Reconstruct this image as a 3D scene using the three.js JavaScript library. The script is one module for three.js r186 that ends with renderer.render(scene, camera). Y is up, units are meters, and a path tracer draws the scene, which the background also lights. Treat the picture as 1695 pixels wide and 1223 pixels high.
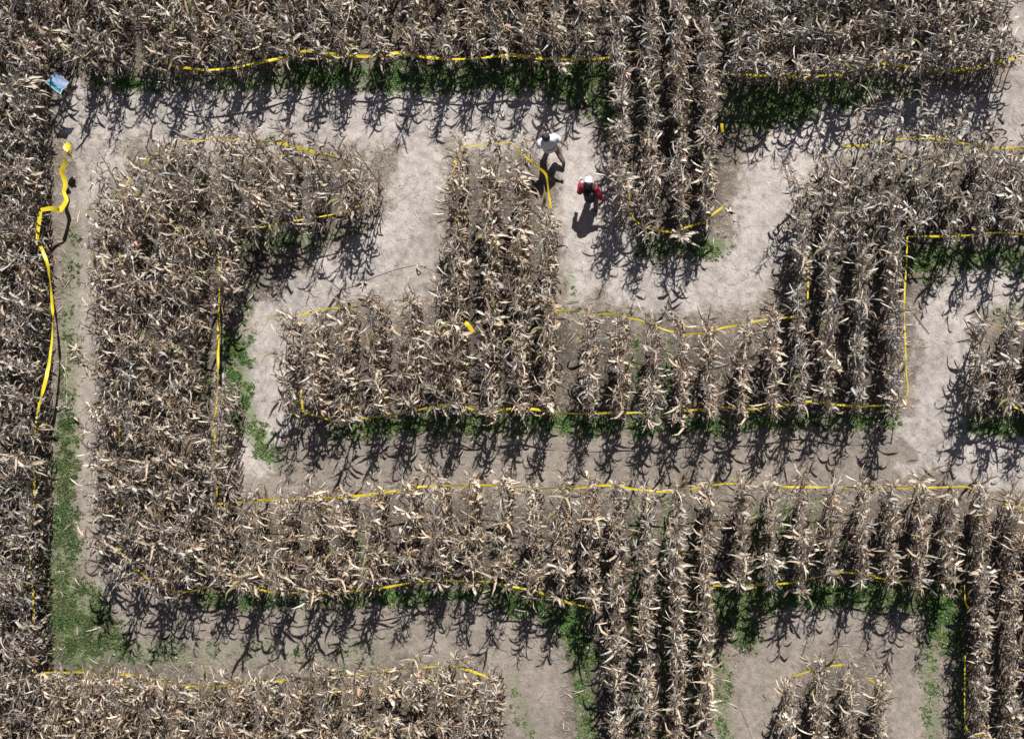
import * as THREE from 'three';
import { mergeGeometries } from 'three/addons/utils/BufferGeometryUtils.js';

// ---------------------------------------------------------------- camera, sky, sun, exposure
// A drone hangs 50 m above the field and looks straight down; its picture is the north-west part of what lies below (a shifted lens).
const H = 50, S = 64, NX = 1300, NY = 1040;            // flying height; plan units per metre; plan position right below the drone
const scene = new THREE.Scene();
const camera = new THREE.PerspectiveCamera(2 * Math.atan(NY / S / H) * 180 / Math.PI, 2 * NX / (2 * NY), 1, 900);
camera.up.set(0, 0, -1);
camera.position.set(0, H, 0);
camera.lookAt(0, 0, 0);
camera.setViewOffset(2 * NX, 2 * NY, 0, 0, 1695, 1223);
const SUN = new THREE.Vector3(0.112, 1, -0.82).normalize();
// a deep clear sky: darkest overhead, paler towards the horizon and the sun
const SW = 256, SH = 128, skyData = new Float32Array(SW * SH * 4);
for (let j = 0; j < SH; j++) for (let i = 0; i < SW; i++) {
  const el = ((j + 0.5) / SH - 0.5) * Math.PI, az = ((i + 0.5) / SW - 0.5) * 2 * Math.PI, d = new THREE.Vector3(Math.cos(el) * Math.cos(az), Math.sin(el), Math.cos(el) * Math.sin(az));
  const h = Math.exp(-Math.max(0, d.y) * 3.2), g = Math.pow(Math.max(0, d.dot(SUN)), 9), o = (j * SW + i) * 4;
  skyData[o] = 0.05 + 0.1 * h + 0.05 * g; skyData[o + 1] = 0.075 + 0.105 * h + 0.048 * g; skyData[o + 2] = 0.15 + 0.1 * h + 0.04 * g; skyData[o + 3] = 1;
}
const skyTex = new THREE.DataTexture(skyData, SW, SH, THREE.RGBAFormat, THREE.FloatType);
skyTex.mapping = THREE.EquirectangularReflectionMapping; skyTex.magFilter = skyTex.minFilter = THREE.LinearFilter; skyTex.needsUpdate = true;
scene.background = skyTex; scene.environment = skyTex;
const sun = new THREE.DirectionalLight(new THREE.Color(1, 0.975, 0.945), 5);
sun.position.copy(SUN).multiplyScalar(60); sun.castShadow = true;
Object.assign(sun.shadow.camera, { left: -26, right: 14, top: 22, bottom: -14, near: 5, far: 140 });
sun.shadow.mapSize.set(4096, 4096);
scene.add(sun); scene.add(sun.target); sun.target.position.set(-6, 0, -6);
const renderer = new THREE.WebGLRenderer({ antialias: true });
renderer.toneMapping = THREE.LinearToneMapping; renderer.toneMappingExposure = 1.2;
renderer.shadowMap.enabled = true;

// ---------------------------------------------------------------- helpers
function rng(seed) { let a = seed >>> 0; return () => { a = (a + 0x6D2B79F5) >>> 0; let t = a; t = Math.imul(t ^ (t >>> 15), t | 1); t ^= t + Math.imul(t ^ (t >>> 7), t | 61); return ((t ^ (t >>> 14)) >>> 0) / 4294967296; }; }
const R0 = rng(7);
const U = (r, a, b) => a + (b - a) * r();
const gx = px => (px - NX) / S, gz = py => (py - NY) / S;
const aloft = (px, py, h) => new THREE.Vector3(gx(px) * (H - h) / H, h, gz(py) * (H - h) / H);   // the place at height h that shows over plan point (px, py)
const V = (x, y, z) => new THREE.Vector3(x, y, z);
const lerp = (a, b, t) => a + (b - a) * t, clamp = (x, a = 0, b = 1) => Math.min(b, Math.max(a, x));
const smooth = (a, b, x) => { const t = clamp((x - a) / (b - a)); return t * t * (3 - 2 * t); };
const used = new Map();
function numbered(n) { const k = used.get(n) ?? 0; used.set(n, k + 1); return k ? `${n}_${String(k).padStart(3, '0')}` : n; }
function tag(o, label, category, group) { if (label) o.userData.label = label; if (category) o.userData.category = category; if (group) o.userData.group = group; return o; }
function part(name, geo, mat, parent) { const m = new THREE.Mesh(geo, mat); m.name = name; m.castShadow = m.receiveShadow = true; parent.add(m); return m; }
function thing(name, label, category, pos, turn = 0, group) { const o = new THREE.Group(); o.name = numbered(name); o.position.copy(pos); o.rotation.y = turn; scene.add(o); return tag(o, label, category, group); }
function geo(pos, idx, col, uv) {
  const g = new THREE.BufferGeometry(); g.setAttribute('position', new THREE.Float32BufferAttribute(pos, 3));
  if (col) g.setAttribute('color', new THREE.Float32BufferAttribute(col, 3));
  if (uv) g.setAttribute('uv', new THREE.Float32BufferAttribute(uv, 2));
  g.setIndex(idx); g.computeVertexNormals(); return g;
}
// value noise
const P = new Uint8Array(65536); { const r = rng(99); for (let i = 0; i < P.length; i++) P[i] = r() * 256; }
function vn(x, y) { const xi = Math.floor(x), yi = Math.floor(y); let fx = x - xi, fy = y - yi; fx = fx * fx * (3 - 2 * fx); fy = fy * fy * (3 - 2 * fy);
  const a = ((xi & 255) | ((yi & 255) << 8)), b = (((xi + 1) & 255) | ((yi & 255) << 8)), c = ((xi & 255) | (((yi + 1) & 255) << 8)), d = (((xi + 1) & 255) | (((yi + 1) & 255) << 8));
  return (lerp(lerp(P[a], P[b], fx), lerp(P[c], P[d], fx), fy)) / 255; }
const fbm = (x, y) => 0.5 * vn(x, y) + 0.27 * vn(x * 2.1 + 7, y * 2.1 + 3) + 0.15 * vn(x * 4.3 + 1, y * 4.3 + 9) + 0.08 * vn(x * 8.7, y * 8.7);

// ---------------------------------------------------------------- plan of the maze: rows of corn (plan x, north end, south end)
const TOP = -260, BOT = 1490;
const rows = [];   // {x, y0, y1, tint, n: [set, phrase], s: [...], side}
const fit = y => NY + (y - NY) * 1.006;
const add = (x, y0, y1, o = {}) => rows.push({ x, y0: fit(y0) - 3, y1: fit(y1) + 4, ...o });
for (let x = -8.5; x > -260; x -= 48.5) add(x, TOP, BOT, { tint: 0 });
add(40, TOP, BOT, { tint: 0 });
add(86, TOP, 1070, { tint: 0 });
add(86, 1070, 1105, { tint: 0, side: ['in the row west of the left path', 'corn row west of the left path'] });
add(86, 1105, BOT, { tint: 0 });
// north of the top path
[[130, 124], [180, 126], [223, 128], [277, 130], [320, 138], [367, 142], [413, 135], [460, 126], [508, 118], [553, 121], [598, 122], [652, 118], [707, 123], [755, 127], [803, 124], [845, 120], [890, 125], [934, 127], [982, 126]]
  .forEach(([x, y]) => add(x, TOP, y, { tint: 1, s: ['north of the top path'] }));
// narrow block that hangs into the bend
[[1036, 376], [1085, 398], [1132, 402], [1176, 384]].forEach(([x, y]) => add(x, TOP, y, { tint: 2, s: ['foot of the narrow block'] }));
// right block with its column
[[1322, 322, 684], [1371, 282, 681], [1420, 260, 683], [1471, 256, 684]].forEach(([x, a, b]) => add(x, a, b, { tint: 3, n: ['north edge of right block'], s: ['south edge of middle block'] }));
[[1517, 255, 408], [1565, 252, 410], [1613, 258, 408], [1662, 264, 407]].forEach(([x, a, b]) => add(x, a, b, { tint: 3, n: ['north edge of right block'], s: ['inner south edge of right block'] }));
for (let x = 1710; x < 1960; x += 48.5) { add(x, 266, 408, { tint: 3 }); add(x, 540, 688, { tint: 3 }); add(x, 842, BOT, { tint: 4 }); }
// middle block
[[508, 546, 690], [550, 534, 700], [595, 530, 701], [647, 521, 697], [700, 516, 690], [748, 502, 680]].forEach(([x, a, b]) => add(x, a, b, { tint: 5, n: ['north edge of middle block'], s: ['south edge of middle block'] }));
[[777, 264, 688], [829, 259, 690], [876, 268, 688], [920, 392, 695]].forEach(([x, a, b]) => add(x, a, b, { tint: 5, thin: [0, x > 880 ? 380 : 300], n: ['north tip of the middle tongue'], s: ['south edge of middle block'] }));
[[987, 537, 697], [1036, 547, 697], [1088, 557, 697], [1134, 567, 697], [1180, 563, 690], [1234, 553, 689], [1280, 543, 686]].forEach(([x, a, b]) => add(x, a, b, { tint: 5, n: ['north edge of middle block'], s: ['south edge of middle block'] }));
// left block: trunk, upper arm, then the long block
add(210, 346, 916, { tint: 6, n: ['north edge of left block'], s: ['south edge of long block'], side: ['in the row east of the left path', 'corn row east of the left path'] });
[[256, 316, 964], [304, 272, 978], [348, 262, 971]].forEach(([x, a, b]) => add(x, a, b, { tint: 6, n: ['north edge of left block'], s: ['south edge of long block'] }));
add(402, 258, 516, { tint: 6, n: ['north edge of left block'] }); add(402, 650, 966, { tint: 6, s: ['south edge of long block'] });
[[452, 262, 392], [500, 270, 387], [548, 284, 378], [597, 300, 367], [632, 318, 356]].forEach(([x, a, b]) => add(x, a, b, { tint: 6, n: ['north edge of left block'], s: ["south edge of the left block's arm"] }));
[[447, 834, 979], [497, 833, 983], [545, 831, 983], [593, 829, 979], [645, 823, 971], [698, 815, 966], [748, 811, 964], [797, 811, 964], [848, 814, 968], [897, 815, 979], [944, 813, 997], [990, 812, 1012]]
  .forEach(([x, a, b]) => add(x, a, b, { tint: 7, n: ['north edge of long block'], s: ['south edge of long block'] }));
[[1030, 815], [1078, 819], [1126, 819], [1174, 812]].forEach(([x, a]) => add(x, a, BOT, { tint: 4, n: ['north edge of long block'] }));
[[1230, 808, 977], [1276, 811, 973], [1325, 812, 967], [1373, 812, 958], [1423, 812, 958], [1468, 814, 966], [1516, 816, 970], [1563, 818, 970]]
  .forEach(([x, a, b]) => add(x, a, b, { tint: 4, n: ['north edge of long block'], s: ['above the lower right path'] }));
add(1613, 822, 980, { tint: 4, n: ['north edge of long block'] });
add(1613, 980, 1225, { tint: 4 }); add(1613, 1225, BOT, { tint: 4 });
add(1662, 834, BOT, { tint: 4, n: ['north edge of long block'] });
// bottom left block, bottom right block, small right block
[[133, 1114], [181, 1115], [230, 1120], [278, 1127], [327, 1136], [375, 1136], [423, 1132], [470, 1127], [518, 1123], [566, 1118], [615, 1114], [663, 1109], [708, 1105], [752, 1104], [793, 1114], [833, 1126]]
  .forEach(([x, a]) => add(x, a, BOT, { tint: 7, n: ['north edge of bottom left block'] }));
[[1303, 1122], [1353, 1108], [1402, 1103], [1450, 1128]].forEach(([x, a]) => add(x, a, BOT, { tint: 4, n: ['tip of the bottom right block'] }));
[[1613, 562, 690], [1661, 547, 688]].forEach(([x, a, b]) => add(x, a, b, { tint: 3, n: ['north edge of small right block'], s: ['south edge of small right block'] }));

// rows of the upper right field run from west to east
const yD = [[1205, 151], [1397, 149], [1458, 134], [1566, 145], [1630, 131], [1700, 122]];
const yDat = x => { for (let i = 1; i < yD.length; i++) if (x <= yD[i][0]) return lerp(yD[i - 1][1], yD[i][1], clamp((x - yD[i - 1][0]) / (yD[i][0] - yD[i - 1][0]))); return 122; };
const eastRows = [];
eastRows.push({ k: 0, x0: 1212, x1: 1668, y: x => yDat(x) - 7 });
for (let k = 0; k < 9; k++) eastRows.push({ k: k + 1, x0: 1212 + (k % 2) * 12, x1: 1666, y: x => 157 - (x - 1205) * 0.14 - k * 47 });

// the trodden path and where weeds grow, in plan units
const trails = [   // points, half width of the pale tread, soft margin, paleness
  [[[142, 192], [300, 192], [600, 194], [880, 198], [945, 235], [975, 300], [992, 380], [1010, 440], [1085, 478], [1215, 468], [1262, 390], [1278, 300], [1325, 240], [1420, 205], [1560, 196], [1720, 192]], 39, 44, 0.94],
  [[[152, 200], [162, 260], [160, 330]], 32, 34, 0.86],
  [[[960, 300], [968, 470]], 30, 26, 0.95],
  [[[1690, -260], [1692, 60], [1700, 190]], 26, 22, 0.75],
  [[[152, 220], [150, 420], [146, 700], [152, 900], [178, 985], [215, 1025]], 21, 30, 0.42],
  [[[215, 1025], [330, 1050], [560, 1055], [760, 1045], [850, 1070], [885, 1130], [890, 1490]], 31, 46, 0.29],
  [[[697, 215], [698, 300], [672, 380], [610, 440], [520, 475], [452, 530], [440, 620], [438, 690], [425, 760]], 33, 38, 0.92],
  [[[690, 300], [690, 430], [660, 480]], 28, 50, 0.72],
  [[[425, 770], [560, 760], [800, 762], [1000, 764], [1300, 760], [1500, 752]], 32, 44, 0.27],
  [[[1500, 752], [1556, 700], [1560, 600], [1558, 530], [1590, 485], [1720, 462]], 36, 30, 0.96],
  [[[1550, 720], [1600, 760], [1720, 775]], 36, 28, 0.95],
  [[[1222, 1490], [1235, 1180], [1262, 1090], [1320, 1045], [1400, 1035], [1470, 1055], [1505, 1120], [1520, 1490]], 26, 40, 0.36],
];
const segs = [];
for (const [pts, w, m, L] of trails) for (let i = 1; i < pts.length; i++) segs.push([pts[i - 1][0], pts[i - 1][1], pts[i][0] - pts[i - 1][0], pts[i][1] - pts[i - 1][1], w, m, L]);
function trail(x, y) {   // [how trodden 0..1, paleness]
  const j = (fbm(x / 34, y / 34) - 0.5) * 46; let best = 0, L = 0.7, dust = 0;
  for (const s of segs) {
    const ex = x - s[0], ey = y - s[1]; const reach = s[4] + s[5] + 70;
    const t = clamp((ex * s[2] + ey * s[3]) / (s[2] * s[2] + s[3] * s[3])); const dx = ex - t * s[2], dy = ey - t * s[3], d2 = dx * dx + dy * dy;
    if (d2 > reach * reach) continue;
    const dd = Math.sqrt(d2), v = 1 - smooth(s[4] - s[5] * 0.35, s[4] + s[5] * 0.65, dd + j); dust = Math.max(dust, 1 - smooth(s[4], s[4] + 75, dd + j * 0.7));
    if (v > best) { best = v; L = s[6]; }
  }
  return [best, L, dust];
}
const greens = [   // capsules: x0, y0, x1, y1, radius, density
  [150, 132, 200, 140, 13, 0.5], [205, 140, 245, 140, 15, 0.8], [250, 138, 470, 136, 13, 0.6], [480, 122, 620, 126, 19, 1], [620, 128, 1000, 128, 21, 1], [930, 140, 1012, 165, 26, 0.8], [1000, 130, 1010, 230, 13, 0.6],
  [1222, 165, 1440, 150, 22, 1], [1232, 185, 1340, 172, 26, 1], [1440, 148, 1520, 150, 14, 0.5],
  [118, 380, 116, 520, 13, 0.4], [114, 520, 112, 720, 15, 0.55], [110, 700, 104, 860, 18, 0.95], [104, 850, 104, 1000, 24, 1], [112, 1000, 130, 1075, 36, 1], [130, 1030, 190, 1070, 28, 0.95], [180, 1075, 300, 1085, 22, 0.5], [150, 990, 150, 1040, 24, 0.8], [300, 1085, 620, 1082, 22, 0.22],
  [378, 560, 392, 620, 15, 0.9], [392, 640, 410, 690, 17, 0.85], [405, 700, 440, 745, 20, 0.6], [408, 500, 412, 630, 8, 0.35], [385, 415, 420, 470, 15, 0.3],
  [385, 560, 402, 700, 20, 0.75], [420, 700, 452, 765, 16, 0.45],
  [560, 712, 760, 694, 15, 1], [760, 700, 1000, 704, 15, 0.95], [1000, 704, 1200, 704, 14, 0.85], [1200, 700, 1480, 694, 13, 0.8],
  [330, 992, 460, 994, 13, 0.8], [460, 998, 620, 992, 14, 0.55], [620, 988, 800, 980, 13, 0.8], [820, 990, 960, 1020, 20, 1], [930, 1030, 975, 1090, 20, 0.9], [960, 1100, 975, 1223, 14, 0.7], [850, 1130, 870, 1200, 14, 0.3],
  [1196, 992, 1300, 988, 20, 1], [1205, 1010, 1240, 1060, 20, 0.8], [1190, 1080, 1200, 1223, 13, 0.55], [1300, 988, 1420, 985, 18, 1], [1420, 985, 1580, 990, 20, 1], [1545, 1010, 1575, 1060, 20, 1], [1535, 1070, 1545, 1223, 13, 0.6],
  [1508, 428, 1700, 430, 19, 0.9], [1500, 440, 1560, 470, 14, 0.4], [1610, 704, 1720, 706, 16, 0.9], [1060, 412, 1190, 408, 16, 0.8], [935, 440, 960, 520, 10, 0.3],
  [410, 402, 520, 398, 14, 0.6], [520, 395, 600, 378, 10, 0.4], [1645, 520, 1700, 505, 12, 0.4], [420, 265, 450, 225, 9, 0.35], [335, 520, 335, 700, 9, 0.35],
  [1054, 560, 1054, 690, 8, 0.4], [1105, 570, 1105, 690, 8, 0.4], [1150, 900, 1150, 1490, 9, 0.5], [1052, 830, 1052, 1490, 9, 0.45], [1102, 830, 1102, 1490, 9, 0.45], [1100, -50, 1210, 60, 16, 0.4],
  [1250, 830, 1250, 960, 8, 0.4], [1300, 830, 1300, 960, 8, 0.4], [1350, 830, 1350, 950, 8, 0.4], [600, 860, 600, 960, 8, 0.35], [820, 860, 820, 960, 8, 0.4], [1590, 1000, 1590, 1300, 10, 0.5], [870, 1180, 872, 1223, 10, 0.3],
];
function green(x, y) {
  let g = 0;
  for (const [x0, y0, x1, y1, r, d] of greens) {
    const ex = x - x0, ey = y - y0, sx = x1 - x0, sy = y1 - y0, t = clamp((ex * sx + ey * sy) / (sx * sx + sy * sy || 1)), dd = Math.hypot(ex - t * sx, ey - t * sy);
    if (dd < r * 1.5) g = Math.max(g, d * (1 - smooth(r * 0.45, r * 1.35, dd)));
  }
  return g;
}

// ---------------------------------------------------------------- ground
const GX0 = -270, GY0 = -270, GW = 2240, GH = 1770, TW = 2048, TH = 1618;
const groundMap = new Uint8Array(TW * TH * 4), bumpMap = new Uint8Array(TW * TH * 4);
{
  const toS = v => Math.round(255 * (v <= 0.0031308 ? 12.92 * v : 1.055 * Math.pow(v, 1 / 2.4) - 0.055));
  const LUT = new Uint8Array(4096); for (let i = 0; i < 4096; i++) LUT[i] = toS(i / 4095);
  const tc = v => LUT[Math.round(clamp(v) * 4095)];
  const rr = rng(31);
  // coarse field of trails, read back bilinearly
  const q = 4, cw = Math.ceil(GW / q) + 2, ch = Math.ceil(GH / q) + 2, F = new Float32Array(cw * ch * 4);
  for (let j = 0; j < ch; j++) for (let i = 0; i < cw; i++) { const x = GX0 + i * q, y = GY0 + j * q, [a, L, du] = trail(x, y), o = (j * cw + i) * 4; F[o] = a; F[o + 1] = L; F[o + 2] = green(x, y); F[o + 3] = du; }
  const cell = 21, vor = (x, y) => { const ci = Math.floor(x / cell), cj = Math.floor(y / cell); let a = 1e9, b = 1e9; for (let jj = -1; jj <= 1; jj++) for (let ii = -1; ii <= 1; ii++) { const h = ((ci + ii) & 255) | (((cj + jj) & 255) << 8); const dx = (ci + ii + P[h] / 255) * cell - x, dy = (cj + jj + P[(h + 7919) & 65535] / 255) * cell - y, d = dx * dx + dy * dy; if (d < a) { b = a; a = d; } else if (d < b) b = d; } return Math.sqrt(b) - Math.sqrt(a); };
  for (let j = 0; j < TH; j++) for (let i = 0; i < TW; i++) {
    const x = GX0 + (i + 0.5) / TW * GW, y = GY0 + (j + 0.5) / TH * GH;
    const fi = (x - GX0) / q, fj = (y - GY0) / q, ii = Math.floor(fi), jj = Math.floor(fj), u = fi - ii, v = fj - jj, o = (jj * cw + ii) * 4, o2 = o + cw * 4;
    const f = k => lerp(lerp(F[o + k], F[o + 4 + k], u), lerp(F[o2 + k], F[o2 + 4 + k], u), v);
    const a = f(0), L = f(1), g = f(2), du = f(3);
    const n1 = vn(x / 3.1, y / 3.1), n2 = vn(x / 1.3 + 40, y / 1.3), n3 = fbm(x / 60 + 5, y / 60), n4 = vn(x / 8, y / 8 + 90), big = fbm(x / 190, y / 190 + 30);
    // bare soil between the rows, with old roots and chaff
    let sr = lerp(0.095, 0.23, du), sg = lerp(0.077, 0.192, du), sb = lerp(0.06, 0.158, du); const sm = 0.62 + 0.75 * n3 + 0.5 * (n4 - 0.5);
    sr *= sm; sg *= sm; sb *= sm;
    const chaff = smooth(0.66, 0.9, 0.6 * n2 + 0.4 * n1); sr += chaff * 0.2; sg += chaff * 0.17; sb += chaff * 0.135;
    // trodden clay
    const pm = (0.68 + 0.46 * n3 + 0.3 * (n4 - 0.5) + 0.24 * (n2 - 0.5) + 0.3 * (fbm(x / 15 + 60, y / 15) - 0.5)) * (0.4 + 0.6 * L) * (0.9 + 0.3 * (big - 0.5)) * (1 - 0.25 * smooth(0.62, 0.85, n1 * 0.6 + n2 * 0.4) * (1.3 - L));
    let pr = 0.495 * pm * (1 + 0.07 * (1 - L)), pg = 0.443 * pm, pb = 0.402 * pm * (1 - 0.12 * (1 - L));
    const crack = a > 0.4 ? (1 - smooth(0.15, 0.9, vor(x + 14 * (fbm(x / 22, y / 22) - 0.5), y + 14 * (fbm(x / 22 + 50, y / 22) - 0.5)))) * smooth(0.3, 0.5, fbm(x / 85 + 3, y / 85 + 8)) * L : 0;
    pr *= 1 - 0.4 * crack; pg *= 1 - 0.4 * crack; pb *= 1 - 0.4 * crack;
    const w = smooth(0.05, 0.95, a + 0.5 * (n4 - 0.5) + 0.4 * (n1 - 0.5));
    let r = lerp(sr, pr, w), gg = lerp(sg, pg, w), b = lerp(sb, pb, w);
    const gw = clamp(g * 0.95 + (n4 - 0.5) * g) * 0.85; r = lerp(r, 0.12, gw); gg = lerp(gg, 0.155, gw); b = lerp(b, 0.062, gw);
    const grain = 0.8 + 0.4 * rr(); const oo = (j * TW + i) * 4;
    groundMap[oo] = tc(r * grain); groundMap[oo + 1] = tc(gg * grain); groundMap[oo + 2] = tc(b * grain); groundMap[oo + 3] = 255;
    const hgt = clamp(0.45 + (0.5 * (n1 - 0.5) + 0.35 * (n2 - 0.5)) * lerp(1.25, 0.42, w) + 0.35 * (n4 - 0.5) * lerp(1, 0.5, w) - 0.3 * crack);
    bumpMap[oo] = bumpMap[oo + 1] = bumpMap[oo + 2] = Math.round(hgt * 255); bumpMap[oo + 3] = 255;
  }
}
function tex(data, srgb) { const t = new THREE.DataTexture(data, TW, TH); t.wrapS = t.wrapT = THREE.MirroredRepeatWrapping; t.magFilter = THREE.LinearFilter; t.minFilter = THREE.LinearMipmapLinearFilter; t.generateMipmaps = true; if (srgb) t.colorSpace = THREE.SRGBColorSpace; t.needsUpdate = true; return t; }
const soilMat = new THREE.MeshStandardMaterial({ map: tex(groundMap, true), bumpMap: tex(bumpMap), bumpScale: 0.035, roughness: 0.96 });
const groundUV = (x, z) => [(x * S + NX - GX0) / GW, (z * S + NY - GY0) / GH];
{
  const pos = [], uv = [], E = 420;
  for (const [x, z] of [[-E, -E], [E, -E], [E, E], [-E, E]]) { pos.push(x, 0, z); uv.push(...groundUV(x, z)); }
  const m = new THREE.Mesh(geo(pos, [0, 2, 1, 0, 3, 2], null, uv), soilMat); m.name = 'ground'; m.userData.kind = 'structure'; m.receiveShadow = true; scene.add(m);
}
{ // the trodden path: marching squares round the trodden area
  const q = 7, nx = Math.floor(GW / q), ny = Math.floor(GH / q), f = new Float32Array((nx + 1) * (ny + 1));
  for (let j = 0; j <= ny; j++) for (let i = 0; i <= nx; i++) f[j * (nx + 1) + i] = trail(GX0 + i * q, GY0 + j * q)[0] - 0.5;
  const pos = [], uv = [], idx = [];
  for (let j = 0; j < ny; j++) for (let i = 0; i < nx; i++) {
    const c = [[i, j], [i + 1, j], [i + 1, j + 1], [i, j + 1]].map(([a, b]) => [GX0 + a * q, GY0 + b * q, f[b * (nx + 1) + a]]);
    const poly = [];
    for (let k = 0; k < 4; k++) { const A = c[k], B = c[(k + 1) % 4]; if (A[2] > 0) poly.push([A[0], A[1]]); if ((A[2] > 0) !== (B[2] > 0)) { const t = A[2] / (A[2] - B[2]); poly.push([lerp(A[0], B[0], t), lerp(A[1], B[1], t)]); } }
    if (poly.length < 3) continue;
    const base = pos.length / 3;
    for (const [x, y] of poly) { pos.push(gx(x), 0.004, gz(y)); uv.push(...groundUV(gx(x), gz(y))); }
    for (let k = 2; k < poly.length; k++) idx.push(base, base + k, base + k - 1);
  }
  const m = new THREE.Mesh(geo(pos, idx, null, uv), soilMat); m.name = 'dirt_path'; m.userData.kind = 'structure'; m.receiveShadow = true; scene.add(m);
}

// ---------------------------------------------------------------- corn plants
const PAL = [[0.66, 0.585, 0.475], [0.46, 0.375, 0.28], [0.42, 0.39, 0.35], [0.27, 0.195, 0.135], [0.13, 0.092, 0.065], [0.22, 0.22, 0.085]];
const PW = [0.27, 0.3, 0.26, 0.12, 0.04, 0.01];
const pick = r => { let t = r(), i = 0; while (i < 5 && t > PW[i]) t -= PW[i++]; return PAL[i]; };
function leafGeo(r, o, az, el, len, wid, c, bend, n = 8) {
  const pos = [], col = [], idx = []; let p = o.clone(), a = az, e = el; const dl = len / n, aw = U(r, -1.6, 1.6) / n, kink = Math.floor(U(r, 1, n - 1)), kinkA = r() < 0.4 ? U(r, 0.5, 1.5) : 0;
  let roll = U(r, -0.5, 0.5); const rollV = U(r, -4, 4) / n, fold = U(r, 0.3, 0.85), tip = U(r, 0.8, 1.15);
  for (let i = 0; i <= n; i++) {
    const t = i / n, d = V(Math.cos(a) * Math.cos(e), Math.sin(e), Math.sin(a) * Math.cos(e));
    const s0 = V(-Math.sin(a), 0, Math.cos(a)), n0 = s0.clone().cross(d);
    const s = s0.clone().multiplyScalar(Math.cos(roll)).addScaledVector(n0, Math.sin(roll)), nn = n0.clone().multiplyScalar(Math.cos(roll)).addScaledVector(s0, -Math.sin(roll));
    const w = wid * 0.5 * Math.pow(Math.max(0.02, Math.sin(Math.PI * (0.14 + 0.86 * t))), 0.7), wv = 1 + 0.22 * Math.sin(t * 19 + az * 7);
    const A = p.clone().addScaledVector(s, w * wv), B = p.clone().addScaledVector(nn, -w * fold), C = p.clone().addScaledVector(s, -w / wv);
    for (const q of [A, B, C]) pos.push(q.x, q.y, q.z);
    const m = lerp(1, tip, t) * U(r, 0.88, 1.12); for (let k = 0; k < 3; k++) { const mm = k === 1 ? m * 1.08 : m; col.push(c[0] * mm, c[1] * mm, c[2] * mm); }
    if (i < n) { const b = i * 3; idx.push(b, b + 3, b + 1, b + 1, b + 3, b + 4, b + 1, b + 4, b + 2, b + 2, b + 4, b + 5); }
    p = p.addScaledVector(d, dl); a += aw + U(r, -0.3, 0.3); e -= bend / n * (0.5 + t) + U(r, -0.1, 0.1) + (i === kink ? kinkA : 0); e = Math.max(e, -1.75); roll += rollV;
  }
  return geo(pos, idx, col);
}
function tubeGeo(pts, rads, c, sides = 5, r = null) {
  const pos = [], col = [], idx = [];
  pts.forEach((p, i) => {
    const d = (pts[i + 1] ?? p).clone().sub(pts[i - 1] ?? p).normalize(), u = Math.abs(d.y) > 0.9 ? V(1, 0, 0) : V(0, 1, 0), s = u.clone().cross(d).normalize(), t = d.clone().cross(s), m = r ? U(r, 0.8, 1.2) : 1;
    for (let k = 0; k < sides; k++) { const a = k / sides * 2 * Math.PI; const q = p.clone().addScaledVector(s, Math.cos(a) * rads[i]).addScaledVector(t, Math.sin(a) * rads[i]); pos.push(q.x, q.y, q.z); col.push(c[0] * m, c[1] * m, c[2] * m); }
    if (i) for (let k = 0; k < sides; k++) { const a = (i - 1) * sides + k, b = (i - 1) * sides + (k + 1) % sides; idx.push(a, b, a + sides, b, b + sides, a + sides); }
  });
  return geo(pos, idx, col);
}
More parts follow.
